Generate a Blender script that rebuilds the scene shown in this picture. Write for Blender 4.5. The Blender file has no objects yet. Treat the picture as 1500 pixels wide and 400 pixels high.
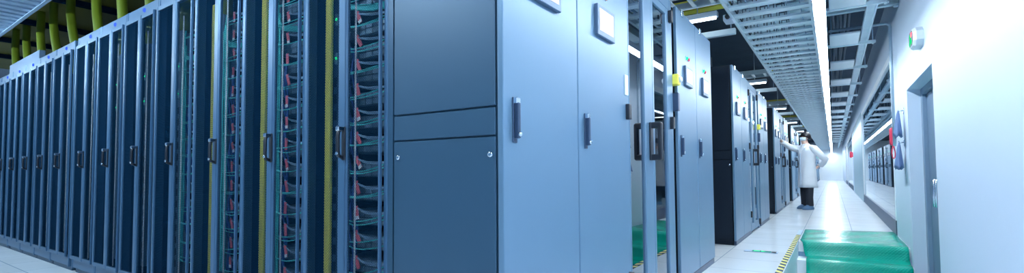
import bpy, bmesh, math, random
from mathutils import Vector, Matrix
random.seed(7)
PI = math.pi
SC = bpy.context.scene
COL = SC.collection

# ------------------------------------------------------------------ mesh builder
class MB:
    def __init__(self):
        self.bm = bmesh.new()
    def box(self, x0, x1, y0, y1, z0, z1, m=0, bev=0.0, seg=1, rot=None):
        xs = sorted((x0, x1)); ys = sorted((y0, y1)); zs = sorted((z0, z1))
        vs = [self.bm.verts.new((x, y, z)) for x in xs for y in ys for z in zs]
        F = [(0, 1, 3, 2), (4, 6, 7, 5), (0, 4, 5, 1), (2, 3, 7, 6), (0, 2, 6, 4), (1, 5, 7, 3)]
        fs = [self.bm.faces.new([vs[i] for i in f]) for f in F]
        for f in fs: f.material_index = m
        if rot is not None:
            c = Vector(((x0+x1)/2, (y0+y1)/2, (z0+z1)/2))
            for v in vs: v.co = c + rot @ (v.co - c)
        if bev > 0:
            es = list({e for f in fs for e in f.edges})
            r = bmesh.ops.bevel(self.bm, geom=es, offset=bev, segments=seg, affect='EDGES', profile=0.5)
            for f in r['faces']: f.material_index = m
        return self
    def loft(self, rings, m=0, cap=True, closed=True, smooth=True):
        R = [[self.bm.verts.new(p) for p in ring] for ring in rings]
        n = len(R[0])
        for a, b in zip(R, R[1:]):
            for i in range(n if closed else n-1):
                j = (i+1) % n
                f = self.bm.faces.new((a[i], a[j], b[j], b[i])); f.material_index = m; f.smooth = smooth
        if cap and closed:
            for ring in (R[0][::-1], R[-1]):
                f = self.bm.faces.new(ring); f.material_index = m
        return self
    def tube(self, pts, r, n=8, m=0, cap=True, smooth=True):
        pts = [Vector(p) for p in pts]
        rad = r if isinstance(r, (list, tuple)) else [r]*len(pts)
        rings = []; up = None
        for i, p in enumerate(pts):
            t = (pts[min(i+1, len(pts)-1)] - pts[max(i-1, 0)]).normalized()
            if up is None:
                up = Vector((0, 0, 1)) if abs(t.z) < .9 else Vector((1, 0, 0))
            u = (up - t*up.dot(t))
            if u.length < 1e-5: u = Vector((0, 1, 0)) - t*t.y
            u.normalize(); w = t.cross(u); up = u
            rings.append([p + rad[i]*(math.cos(2*PI*k/n)*u + math.sin(2*PI*k/n)*w) for k in range(n)])
        return self.loft(rings, m, cap, smooth=smooth)
    def lathe(self, c, prof, n=16, m=0, axis='z'):
        c = Vector(c); rings = []
        for r, h in prof:
            ring = []
            for k in range(n):
                a = 2*PI*k/n; p = (r*math.cos(a), r*math.sin(a), h)
                if axis == 'x': p = (p[2], p[0], p[1])
                if axis == 'y': p = (p[1], p[2], p[0])
                ring.append(c + Vector(p))
            rings.append(ring)
        return self.loft(rings, m)
    def build(self, name, mats, parent=None, loc=None):
        bmesh.ops.recalc_face_normals(self.bm, faces=self.bm.faces[:])
        me = bpy.data.meshes.new(name); self.bm.to_mesh(me); self.bm.free()
        for mt in (mats if isinstance(mats, (list, tuple)) else [mats]): me.materials.append(mt)
        o = bpy.data.objects.new(name, me); COL.objects.link(o)
        if parent: o.parent = parent
        if loc: o.location = loc
        return o

def tag(o, label=None, cat=None, group=None, kind=None):
    if label: o['label'] = label
    if cat: o['category'] = cat
    if group: o['group'] = group
    if kind: o['kind'] = kind
    return o
def thing(name, label, cat, loc=(0, 0, 0), group=None, rz=0):
    o = bpy.data.objects.new(name, None); COL.objects.link(o)
    o.empty_display_size = .1; o.location = loc; o.rotation_euler = (0, 0, rz)
    return tag(o, label, cat, group)
def kids(o): return [c for c in ALLKIDS.get(o, [])]
ALLKIDS = {}
def copy_tree(o, parent=None):
    c = o.copy(); COL.objects.link(c)
    if parent: c.parent = parent
    for k in list(o.children): copy_tree(k, c)
    return c
def dup(o, loc, label, group=None):
    c = copy_tree(o); c.location = loc; c['label'] = label
    if group: c['group'] = group
    return c
ORD = ['first', 'second', 'third', 'fourth', 'fifth', 'sixth', 'seventh', 'eighth', 'ninth', 'tenth', 'eleventh',
       'twelfth', 'thirteenth', 'fourteenth', 'fifteenth', 'sixteenth', 'seventeenth', 'eighteenth', 'nineteenth', 'twentieth']

# ------------------------------------------------------------------ materials
def mat(name, col, rough=.5, metal=0.0, spec=.5, noise=0.0, nscale=8, bump=0.0, bscale=60, coat=0.0):
    m = bpy.data.materials.new(name); m.use_nodes = True
    nt = m.node_tree; b = nt.nodes['Principled BSDF']
    b.inputs['Base Color'].default_value = (*col, 1)
    b.inputs['Roughness'].default_value = rough; b.inputs['Metallic'].default_value = metal
    b.inputs['Specular IOR Level'].default_value = spec
    if coat: b.inputs['Coat Weight'].default_value = coat; b.inputs['Coat Roughness'].default_value = .08
    tc = nt.nodes.new('ShaderNodeTexCoord')
    if noise:
        n = nt.nodes.new('ShaderNodeTexNoise'); n.inputs['Scale'].default_value = nscale; n.inputs['Detail'].default_value = 4
        mx = nt.nodes.new('ShaderNodeMix'); mx.data_type = 'RGBA'
        mx.inputs['A'].default_value = (*[c*(1-noise) for c in col], 1)
        mx.inputs['B'].default_value = (*[min(1, c*(1+noise)) for c in col], 1)
        nt.links.new(tc.outputs['Object'], n.inputs['Vector']); nt.links.new(n.outputs['Fac'], mx.inputs['Factor'])
        nt.links.new(mx.outputs['Result'], b.inputs['Base Color'])
    if bump:
        n2 = nt.nodes.new('ShaderNodeTexNoise'); n2.inputs['Scale'].default_value = bscale
        bp = nt.nodes.new('ShaderNodeBump'); bp.inputs['Strength'].default_value = bump; bp.inputs['Distance'].default_value = .01
        nt.links.new(tc.outputs['Object'], n2.inputs['Vector']); nt.links.new(n2.outputs['Fac'], bp.inputs['Height'])
        nt.links.new(bp.outputs['Normal'], b.inputs['Normal'])
    return m
def emit(name, col, s):
    m = bpy.data.materials.new(name); m.use_nodes = True; nt = m.node_tree
    nt.nodes.clear(); e = nt.nodes.new('ShaderNodeEmission'); o = nt.nodes.new('ShaderNodeOutputMaterial')
    e.inputs['Color'].default_value = (*col, 1); e.inputs['Strength'].default_value = s
    nt.links.new(e.outputs[0], o.inputs['Surface']); return m
def glass(name, tint, ior, rough=0.0):
    m = bpy.data.materials.new(name); m.use_nodes = True; nt = m.node_tree; nt.nodes.clear()
    o = nt.nodes.new('ShaderNodeOutputMaterial'); mx = nt.nodes.new('ShaderNodeMixShader')
    f = nt.nodes.new('ShaderNodeFresnel'); f.inputs['IOR'].default_value = ior
    t = nt.nodes.new('ShaderNodeBsdfTransparent'); t.inputs['Color'].default_value = (*tint, 1)
    g = nt.nodes.new('ShaderNodeBsdfGlossy'); g.inputs['Roughness'].default_value = rough
    g.inputs['Color'].default_value = (.93, .97, 1, 1)
    ge = nt.nodes.new('ShaderNodeNewGeometry'); iv = nt.nodes.new('ShaderNodeMath'); iv.operation = 'SUBTRACT'; iv.inputs[0].default_value = 1
    pr = nt.nodes.new('ShaderNodeMath'); pr.operation = 'MULTIPLY'; nt.links.new(ge.outputs['Backfacing'], iv.inputs[1])
    # two surfaces of the pane: 2F/(1+F)
    ad = nt.nodes.new('ShaderNodeMath'); ad.operation = 'ADD'; ad.inputs[1].default_value = 1; nt.links.new(f.outputs[0], ad.inputs[0])
    dv = nt.nodes.new('ShaderNodeMath'); dv.operation = 'DIVIDE'; nt.links.new(f.outputs[0], dv.inputs[0]); nt.links.new(ad.outputs[0], dv.inputs[1])
    db = nt.nodes.new('ShaderNodeMath'); db.operation = 'MULTIPLY'; db.inputs[1].default_value = 2; nt.links.new(dv.outputs[0], db.inputs[0])
    nt.links.new(iv.outputs[0], pr.inputs[0]); nt.links.new(db.outputs[0], pr.inputs[1])
    nt.links.new(pr.outputs[0], mx.inputs[0]); nt.links.new(t.outputs[0], mx.inputs[1]); nt.links.new(g.outputs[0], mx.inputs[2])
    nt.links.new(mx.outputs[0], o.inputs['Surface']); return m
def perforated(name, col, pitch, r):
    """sheet metal with a hexagonal field of round holes (object coordinates, x and z)"""
    m = bpy.data.materials.new(name); m.use_nodes = True; nt = m.node_tree; N = nt.nodes.new; L = nt.links.new
    b = nt.nodes['Principled BSDF']; out = nt.nodes['Material Output']
    b.inputs['Base Color'].default_value = (*col, 1); b.inputs['Roughness'].default_value = .5; b.inputs['Specular IOR Level'].default_value = 0
    tc = N('ShaderNodeTexCoord'); sp = N('ShaderNodeSeparateXYZ'); cb = N('ShaderNodeCombineXYZ')
    L(tc.outputs['Object'], sp.inputs[0]); L(sp.outputs['X'], cb.inputs['X']); L(sp.outputs['Z'], cb.inputs['Y'])
    ds = []
    for off in (0.0, .5):
        a = N('ShaderNodeVectorMath'); a.operation = 'MULTIPLY_ADD'
        a.inputs[1].default_value = (1/pitch, 1/(pitch*1.732), 0); a.inputs[2].default_value = (off+50, off+50, 0)
        fr = N('ShaderNodeVectorMath'); fr.operation = 'FRACTION'
        sb = N('ShaderNodeVectorMath'); sb.operation = 'MULTIPLY_ADD'
        sb.inputs[1].default_value = (pitch, pitch*1.732, 0); sb.inputs[2].default_value = (-pitch/2, -pitch*.866, 0)
        ln = N('ShaderNodeVectorMath'); ln.operation = 'LENGTH'
        L(cb.outputs[0], a.inputs[0]); L(a.outputs[0], fr.inputs[0]); L(fr.outputs[0], sb.inputs[0]); L(sb.outputs[0], ln.inputs[0])
        ds.append(ln.outputs['Value'])
    mn = N('ShaderNodeMath'); mn.operation = 'MINIMUM'; L(ds[0], mn.inputs[0]); L(ds[1], mn.inputs[1])
    lt = N('ShaderNodeMath'); lt.operation = 'LESS_THAN'; lt.inputs[1].default_value = r; L(mn.outputs[0], lt.inputs[0])
    t = N('ShaderNodeBsdfTransparent'); mx = N('ShaderNodeMixShader')
    L(lt.outputs[0], mx.inputs[0]); L(b.outputs[0], mx.inputs[1]); L(t.outputs[0], mx.inputs[2]); L(mx.outputs[0], out.inputs['Surface'])
    return m
def tiles(name, col, line, size, off, rough, mort=.004):
    m = bpy.data.materials.new(name); m.use_nodes = True; nt = m.node_tree; N = nt.nodes.new; L = nt.links.new
    b = nt.nodes['Principled BSDF']; tc = N('ShaderNodeTexCoord')
    mp = N('ShaderNodeMapping'); mp.inputs['Location'].default_value = (off[0], off[1], 0); L(tc.outputs['Object'], mp.inputs[0])
    br = N('ShaderNodeTexBrick'); br.offset = 0; br.inputs['Scale'].default_value = 1
    br.inputs['Brick Width'].default_value = size; br.inputs['Row Height'].default_value = size
    br.inputs['Mortar Size'].default_value = mort; br.inputs['Mortar Smooth'].default_value = 0
    br.inputs['Color1'].default_value = (*col, 1); br.inputs['Color2'].default_value = (*[c*.94 for c in col], 1)
    br.inputs['Mortar'].default_value = (*line, 1); L(mp.outputs[0], br.inputs['Vector']); L(br.outputs['Color'], b.inputs['Base Color'])
    n = N('ShaderNodeTexNoise'); n.inputs['Scale'].default_value = 2.2; L(tc.outputs['Object'], n.inputs['Vector'])
    mr = N('ShaderNodeMapRange'); mr.inputs['To Min'].default_value = rough*.8; mr.inputs['To Max'].default_value = rough*1.3
    L(n.outputs['Fac'], mr.inputs['Value']); L(mr.outputs[0], b.inputs['Roughness'])
    return m

M = {}
M['paint'] = mat('cabinet_paint', (.13, .235, .35), .34, .2, noise=.04, nscale=3)
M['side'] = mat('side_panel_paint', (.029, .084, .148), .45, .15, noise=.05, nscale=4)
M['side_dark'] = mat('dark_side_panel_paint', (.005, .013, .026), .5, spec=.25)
M['rack'] = mat('rack_frame_paint', (.052, .130, .235), .4, .2)
M['dark'] = mat('rack_interior', (.005, .018, .040), .8, spec=0)
M['black'] = mat('black_plastic', (.012, .018, .03), .4)
M['handle'] = mat('dark_handle_metal', (.05, .085, .15), .35, .5)
M['chrome'] = mat('chrome', (.75, .82, .9), .2, 1)
M['screen'] = emit('screen_glow', (.93, .97, 1), 1.3)
M['bezel'] = mat('screen_bezel', (.09, .15, .24), .4, .2)
M['perf'] = perforated('perforated_door_sheet', (.005, .026, .060), .0075, .0031)
M['perf2'] = perforated('fine_mesh_door_sheet', (.006, .028, .060), .0075, .0034)
M['yellow'] = mat('yellow_cable_duct', (1, .90, .12), .5)
M['hose'] = mat('yellow_green_hose', (.12, .165, .008), .45, noise=.12, nscale=14)
M['raceway'] = mat('yellow_raceway', (.17, .155, .02), .6, noise=.15, nscale=5)
M['teal'] = mat('teal_cable', (.10, .72, .72), .45)
M['grey_cable'] = mat('pale_blue_cable', (.26, .43, .60), .45)
M['blue_cable'] = mat('blue_cable', (.03, .09, .34), .45)
M['red'] = mat('red_tag', (.88, .16, .21), .5)
M['tagwhite'] = mat('white_sticker', (.85, .9, .95), .5)
M['server'] = mat('server_face', (.10, .17, .25), .45, .2, noise=.3, nscale=40)
M['server2'] = mat('server_bays', (.20, .33, .44), .4, .3)
M['led_g'] = emit('green_led', (.02, 1, .35), 1.7)
M['figure'] = emit('green_figure_glow', (.01, .75, .22), 1.0)
M['led_r'] = emit('red_led', (1, .12, .15), 2.5)
M['led_b'] = emit('blue_led', (.06, .14, 1), 1.3)
M['led_a'] = emit('amber_led', (1, .45, .1), 4)
M['lamp'] = emit('lamp_tube', (.80, .91, 1), 62)
M['lampx'] = emit('aisle_lamp_tube', (.64, .85, 1), 330)
M['lampgap'] = emit('cross_aisle_lamp_tube', (.80, .92, 1), 9)
M['housing'] = mat('lamp_housing', (.62, .72, .85), .4, .2)
M['galv'] = mat('galvanised_steel', (.70, .84, .97), .4, .1, noise=.12, nscale=9)
M['galv_d'] = mat('dull_steel', (.34, .47, .62), .45, .3, noise=.1, nscale=9)
M['wall'] = mat('white_wall_paint', (.66, .77, .90), .55, noise=.015, nscale=2)
M['wall_end'] = mat('end_wall_paint', (.86, .92, .97), .6)
M['white'] = mat('white_metal', (.82, .89, .95), .4)
M['ceil'] = mat('dark_ceiling', (.05, .09, .15), .8, noise=.25, nscale=3)
M['floor'] = tiles('white_floor_tiles', (.84, .90, .95), (.36, .46, .58), .6, (.395, .02), .19)
M['trunk'] = mat('trunking_paint', (.10, .17, .28), .5)
M['outer'] = mat('side_room_wall_paint', (.22, .36, .48), .6)
M['panel'] = mat('teal_grey_cladding', (.36, .50, .58), .35, .1)
M['plinth'] = mat('mottled_stone_plinth', (.055, .095, .16), .45, noise=.7, nscale=70)
M['glass'] = glass('partition_glass', (.72, .86, .92), 1.55)
M['glass2'] = glass('smoked_door_glass', (.30, .44, .58), 2.0)
M['doorgrey'] = mat('door_leaf_paint', (.13, .21, .31), .4)
M['frame'] = mat('door_frame_paint', (.20, .30, .42), .4)
M['cloth'] = mat('blue_grey_cloth', (.13, .21, .40), .85, noise=.2, nscale=12)
M['redphone'] = mat('red_plastic', (.80, .06, .12), .35)
M['coat'] = mat('white_cotton', (.84, .88, .93), .85, noise=.03, nscale=10, bump=.25, bscale=18)
M['skin'] = mat('skin', (.72, .48, .38), .5)
M['hair'] = mat('black_hair', (.012, .012, .016), .45)
M['trouser'] = mat('black_trouser', (.012, .016, .028), .8)
M['shoecover'] = mat('blue_shoe_cover', (.09, .18, .31), .6, bump=.3)
M['mask'] = mat('pale_blue_mask', (.72, .84, .93), .7)
M['ratio'] = mat('dark_grille', (.03, .05, .08), .4)
M['pipe'] = mat('dark_pipe', (.10, .15, .21), .5, .2)
M['conduit'] = mat('grey_conduit', (.42, .54, .66), .4, .4)

def mat_matting():
    m = bpy.data.materials.new('green_checker_mat'); m.use_nodes = True; nt = m.node_tree; N = nt.nodes.new; L = nt.links.new
    b = nt.nodes['Principled BSDF']; b.inputs['Base Color'].default_value = (.0, .35, .25, 1); b.inputs['Roughness'].default_value = .22
    b.inputs['Specular IOR Level'].default_value = .22
    tc = N('ShaderNodeTexCoord'); mp = N('ShaderNodeMapping'); mp.inputs['Rotation'].default_value = (0, 0, PI/4)
    mp.inputs['Scale'].default_value = (22, 22, 1); L(tc.outputs['UV'], mp.inputs[0])
    ck = N('ShaderNodeTexBrick'); ck.offset = .5; ck.inputs['Scale'].default_value = 1; ck.inputs['Brick Width'].default_value = 1
    ck.inputs['Row Height'].default_value = .5; ck.inputs['Mortar Size'].default_value = .16; ck.inputs['Mortar Smooth'].default_value = .6
    ck.inputs['Color1'].default_value = (1, 1, 1, 1); ck.inputs['Color2'].default_value = (1, 1, 1, 1); ck.inputs['Mortar'].default_value = (0, 0, 0, 1)
    L(mp.outputs[0], ck.inputs['Vector'])
    bp = N('ShaderNodeBump'); bp.inputs['Strength'].default_value = .6; bp.inputs['Distance'].default_value = .004
    L(ck.outputs['Color'], bp.inputs['Height']); L(bp.outputs['Normal'], b.inputs['Normal']); return m
M['mat'] = mat_matting()
def hazard():
    m = bpy.data.materials.new('yellow_black_tape'); m.use_nodes = True; nt = m.node_tree; N = nt.nodes.new; L = nt.links.new
    b = nt.nodes['Principled BSDF']; b.inputs['Roughness'].default_value = .5; b.inputs['Specular IOR Level'].default_value = 0
    tc = N('ShaderNodeTexCoord'); sp = N('ShaderNodeSeparateXYZ'); L(tc.outputs['Object'], sp.inputs[0])
    a = N('ShaderNodeMath'); a.operation = 'ADD'; L(sp.outputs['X'], a.inputs[0]); L(sp.outputs['Y'], a.inputs[1])
    k = N('ShaderNodeMath'); k.operation = 'MULTIPLY'; k.inputs[1].default_value = 6.5; L(a.outputs[0], k.inputs[0])
    f = N('ShaderNodeMath'); f.operation = 'FRACT'; L(k.outputs[0], f.inputs[0])
    g = N('ShaderNodeMath'); g.operation = 'GREATER_THAN'; g.inputs[1].default_value = .5; L(f.outputs[0], g.inputs[0])
    mx = N('ShaderNodeMix'); mx.data_type = 'RGBA'; L(g.outputs[0], mx.inputs['Factor'])
    mx.inputs['A'].default_value = (.08, .12, .18, 1); mx.inputs['B'].default_value = (.80, .74, .28, 1)
    L(mx.outputs['Result'], b.inputs['Base Color']); return m
M['hazard'] = hazard()

# ------------------------------------------------------------------ key dimensions
X0 = -.986          # plane of the corridor doors of the cabinets
YR = 1.4067         # plane of the rack doors
XW = .70            # right wall
PER = 4.865         # module spacing along the corridor
YEND = 50.0
PX0, PX1, PY0, PY1 = -.40, XW, 3.6, 7.02     # stair well in the raised floor
ZC = 3.30

def struct(o): o['kind'] = 'structure'; return o

# ------------------------------------------------------------------ setting
b = MB()
b.box(-14, PX0, -4, YEND+.2, -.12, 0); b.box(PX0, XW+.3, PY1, YEND+.2, -.12, 0); b.box(PX0, XW+.3, -4, PY0, -.12, 0)
struct(b.build('floor', M['floor']))
b = MB(); b.box(PX0-.02, XW+.3, PY0-.05, PY1+.1, -.56, -.51)
struct(b.build('floor_landing', M['floor']))
b = MB()                                   # sides of the stair well
b.box(PX0+.001, PX0+.006, PY0+.007, PY1-.001, -.509, -.003); b.box(PX0+.001, XW-.001, PY0+.001, PY0+.006, -.509, -.003)
struct(b.build('trim_1', M['white']))
b = MB()
b.box(PX0+.008, XW-.003, 6.70, 7.012, -.508, -.175); b.box(PX0+.008, XW-.003, 6.38, 6.69, -.508, -.345)
struct(b.build('floor_steps', M['white']))
b = MB(); b.box(-14, XW+4.2, -4, YEND+.2, ZC, ZC+.1); struct(b.build('ceiling', M['ceil']))
# right wall: solid near part with a doorway, then glazed part above a plinth
DY0, DY1, DZ = 5.173, 6.795, 1.78
b = MB()
b.box(XW, XW+.24, -4, DY0, -.56, ZC); b.box(XW, XW+.24, DY0, DY1, DZ, ZC); b.box(XW, XW+.24, DY1, 8.33, -.56, ZC)
b.box(XW, XW+.24, 8.33, YEND, 2.50, ZC)
b.box(XW, XW+.24, 16.5, 25.0, 0, 2.5); b.box(XW, XW+.24, 33, 35.0, 0, 2.5); b.box(XW, XW+.24, 38, YEND, 0, 2.5)
struct(b.build('wall_right', M['wall']))
b = MB(); b.box(XW-.02, XW-.001, 16.5, 23.2, .001, 2.5, bev=.004); struct(b.build('trim_2', M['panel']))
b = MB(); b.box(-14, XW+4.2, YEND, YEND+.2, -.1, ZC); struct(b.build('wall_end', M['wall_end']))
b = MB(); b.box(-14.1, -14, -4, YEND, -.1, ZC); struct(b.build('wall_left', M['wall']))
b = MB(); b.box(XW+4.0, XW+4.2, 7, YEND, -.1, ZC); struct(b.build('wall_outer', M['outer']))
b = MB(); b.box(XW+.3, XW+4.0, 7, YEND, -.12, 0); b.box(XW+.24, XW+4.0, 6.95, 7.0, -.12, ZC); struct(b.build('floor_side_room', M['floor']))
b = MB()
for y0, y1 in ((8.33, 16.5), (25.0, 33.0), (35, 38)): b.box(XW-.012, XW+.10, y0, y1, 0, .205, bev=.004)
struct(b.build('baseboard_right', M['plinth']))
for i, (y0, y1) in enumerate(((8.33, 16.5), (25.0, 33.0), (35, 38))):
    w = bpy.data.objects.new('window_%d' % (i+1), None); COL.objects.link(w); struct(w)
    b = MB(); b.box(XW-.01, XW+.09, y0, y1, 2.40, 2.50, bev=.004); b.box(XW-.01, XW+.09, y0, y0+.05, .205, 2.40, bev=.003)
    b.box(XW-.01, XW+.09, y1-.05, y1, .205, 2.40, bev=.003)
    struct(b.build('window_frame', M['white'], w))
    b = MB(); b.box(XW+.012, XW+.024, y0+.05, y1-.05, .205, 2.40); struct(b.build('glass_pane', M['glass'], w))
# door in the right wall
d = bpy.data.objects.new('door_1', None); COL.objects.link(d); struct(d)
b = MB()
b.box(XW+.115, XW+.235, DY1-.11, DY1, -.51, DZ, bev=.004); b.box(XW+.115, XW+.235, DY0, DY0+.07, -.51, DZ, bev=.004)
b.box(XW+.115, XW+.235, DY0+.07, DY1-.11, DZ-.07, DZ, bev=.004)
struct(b.build('door_frame', M['frame'], d))
for y0, y1 in ((DY0+.07, 5.95), (5.955, DY1-.11)):
    b = MB(); b.box(XW+.15, XW+.20, y0+.004, y1-.002, -.505, DZ-.074, bev=.003)
    lf = struct(b.build('door_leaf', M['doorgrey'], d))
    b = MB(); hy = 5.95 + (.06 if y0 > 5.9 else -.06)
    b.tube([(XW+.15, hy, .55), (XW+.09, hy, .55), (XW+.09, hy, .80), (XW+.15, hy, .80)], .011)
    struct(b.build('door_handle', M['chrome'], lf))
b = MB(); b.box(PX0-.05, PX0, PY0, 7.75, .0005, .006); tag(b.build('hazard_tape', M['hazard']), 'yellow and black striped edge strip along the floor beside the green mat', 'tape')
b = MB(); b.box(PX0-.05, PX0, 7.75, 8.36, .0005, .006, bev=.001); tag(b.build('edge_strip', M['galv_d']), 'plain grey metal edge strip continuing past the striped tape', 'edge strip')
# ------------------------------------------------------------------ green mat draped down the steps
def make_mat():
    prof = [(8.50, .008), (8.3, .010), (7.9, .007), (7.5, .008), (7.15, .010), (7.06, .008), (7.015, -.006), (6.99, -.035), (6.975, -.075),
            (6.955, -.115), (6.92, -.145), (6.86, -.158), (6.78, -.160), (6.71, -.163), (6.675, -.180), (6.655, -.21), (6.64, -.255), (6.615, -.30),
            (6.57, -.325), (6.50, -.332), (6.42, -.334), (6.37, -.345), (6.345, -.38), (6.33, -.43), (6.30, -.48), (6.22, -.50), (6.0, -.503), (5.4, -.503), (4.9, -.503)]
    # refine with Catmull-Rom
    P = []
    for i in range(len(prof)-1):
        p0 = prof[max(i-1, 0)]; p1 = prof[i]; p2 = prof[i+1]; p3 = prof[min(i+2, len(prof)-1)]
        for k in range(3):
            t = k/3
            P.append(tuple(.5*((2*p1[a]) + (-p0[a]+p2[a])*t + (2*p0[a]-5*p1[a]+4*p2[a]-p3[a])*t*t + (-p0[a]+3*p1[a]-3*p2[a]+p3[a])*t**3) for a in (0, 1)))
    P.append(prof[-1])
    nx = 24; bm = bmesh.new(); uvl = bm.loops.layers.uv.new('UVMap'); top = []; S = [0]
    for a, c in zip(P, P[1:]): S.append(S[-1]+math.hypot(a[0]-c[0], a[1]-c[1]))
    for j, (y, z) in enumerate(P):
        row = []
        for i in range(nx+1):
            u = i/nx; sk = .20*(u-.3)*max(0, min(1, (y-7.0)/1.4))
            xl = -.372+.075*max(0, min(1, (7.1-y)/.25)); x = xl + u*(.684-xl)
            wob = .006*math.sin(5*u+2*j*.3)*(1 if y < 8.4 else .3)
            row.append((bm.verts.new((x, y+sk+.05*u*(1 if y > 6.2 else 0) - (.05*u if y <= 7.1 and y > 6.2 else 0), z+abs(wob)+.001)), u*1.056, S[j]))
        top.append(row)
    for r0, r1 in zip(top, top[1:]):
        for i in range(nx):
            q = (r0[i], r0[i+1], r1[i+1], r1[i]); f = bm.faces.new([v[0] for v in q]); f.smooth = True
            for lp, v in zip(f.loops, q): lp[uvl].uv = (v[1], v[2])
    bmesh.ops.recalc_face_normals(bm, faces=bm.faces[:])
    if bm.faces[0].normal.z < 0: bmesh.ops.reverse_faces(bm, faces=bm.faces[:])
    me = bpy.data.meshes.new('floor_mat'); bm.to_mesh(me); bm.free(); me.materials.append(M['mat'])
    o = bpy.data.objects.new('floor_mat', me); COL.objects.link(o)
    s = o.modifiers.new('Solidify', 'SOLIDIFY'); s.thickness = .005; s.offset = 0
    return o
tag(make_mat(), 'glossy emerald green diamond-textured mat draped over the steps by the door', 'floor mat')

# floor sign with green arrow light
t = thing('floor_sign', 'dark evacuation strip with a glowing green mark set in the white floor', 'floor sign', (-.69, 5.94, 0))
b = MB(); b.box(-.165, .165, -.055, .055, .0005, .006, bev=.002); b.build('base_plate', M['galv_d'], t)
b = MB(); b.box(-.085, .10, -.04, .04, .006, .009); b.build('lit_panel', emit('floor_sign_glow', (.12, .62, .55), .55), t)
b = MB(); b.box(-.07, -.01, -.012, .012, .009, .0105)
b.bm.faces.new([b.bm.verts.new(p) for p in ((-.085+.09, -.03, .0105), (.05, 0, .0105), (.005, .03, .0105))])
b.build('arrow_mark', M['led_g'], t)
b = MB(); b.box(.105, .15, -.04, .04, .006, .009); b.build('end_cap', M['black'], t)

# ------------------------------------------------------------------ row end cabinets
def make_end_cabinet(sm):
    t = thing('row_end_cabinet', '', 'cabinet', (X0, YR, 0), 'row end cabinets along the corridor')
    b = MB(); b.box(-.614, -.034, .014, 1.240, .05, 2.2, bev=.003); b.box(-.60, -.04, .03, 1.22, 0, .05)
    b.box(-.614, -.582, .002, .014, .05, 2.2)                # corner post flange
    b.build('body', M[sm], t)
    for z0, z1 in ((.07, 1.036), (1.042, 1.145), (1.151, 2.185)):
        b = MB(); b.box(-.574, -.036, .0, .0135, z0, z1, bev=.003); p = b.build('side_panel', M[sm], t)
        if z0 < .5:
            for x in (-.545, -.058):
                b = MB(); b.lathe((x, .0, .97), [(.011, .002), (.011, -.006), (.006, -.008)], 12, axis='y'); b.build('lock', M['chrome'], p)
    for k, (y0, y1) in enumerate(((.0, .612), (.619, 1.250))):
        b = MB(); b.box(-.026, 0, y0, y1, .055, 2.195, bev=.005, seg=2)
        dr = b.build('door', M['paint'], t)
        hy = y0+.072
        b = MB(); b.box(.0, .006, hy-.014, hy+.014, 1.015, 1.185, bev=.002); b.box(.004, .026, hy-.011, hy+.009, 1.03, 1.165, bev=.005, seg=2)
        h = b.build('handle', M['handle'], dr)
        b = MB(); b.box(.004, .022, hy-.013, hy+.013, 1.160, 1.184, bev=.003); b.build('latch', M['chrome'], dr)
        b = MB(); b.lathe((.02, hy, 1.045), [(.009, 0), (.009, .010), (.006, .012)], 12, axis='x'); b.build('key_lock', M['chrome'], dr)
        sy = y0+.195
        b = MB(); b.box(0, .020, sy, sy+.228, 1.600, 1.762, bev=.003); s = b.build('screen_housing', M['bezel'], dr)
        b = MB(); b.box(.0195, .0212, sy+.024, sy+.204, 1.628, 1.742); b.build('screen', M['screen'], dr)
        for i, (yy, mm) in enumerate(((sy+.085, 'led_g'), (sy+.15, 'led_r'))):
            b = MB(); b.lathe((.0, yy, 1.835), [(.020, 0), (.020, .004)], 16, 0, 'x'); b.build('lamp_ring', M['chrome'], dr)
            b = MB(); b.lathe((.004, yy, 1.835), [(.015, 0), (.013, .008), (.007, .013)], 16, 0, 'x')
            b.build('indicator_light', M[mm] if i == 0 else M['redphone'], dr)
        b = MB(); b.box(-.02, .012, y0+.13, y0+.19, 2.15, 2.205, bev=.004)
        b.build('hinge', M['chrome'], dr)
    b = MB(); b.box(-.03, -.004, .02, 1.23, .006, .05); b.build('kick_plate', M['handle'], t)
    return t

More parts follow.
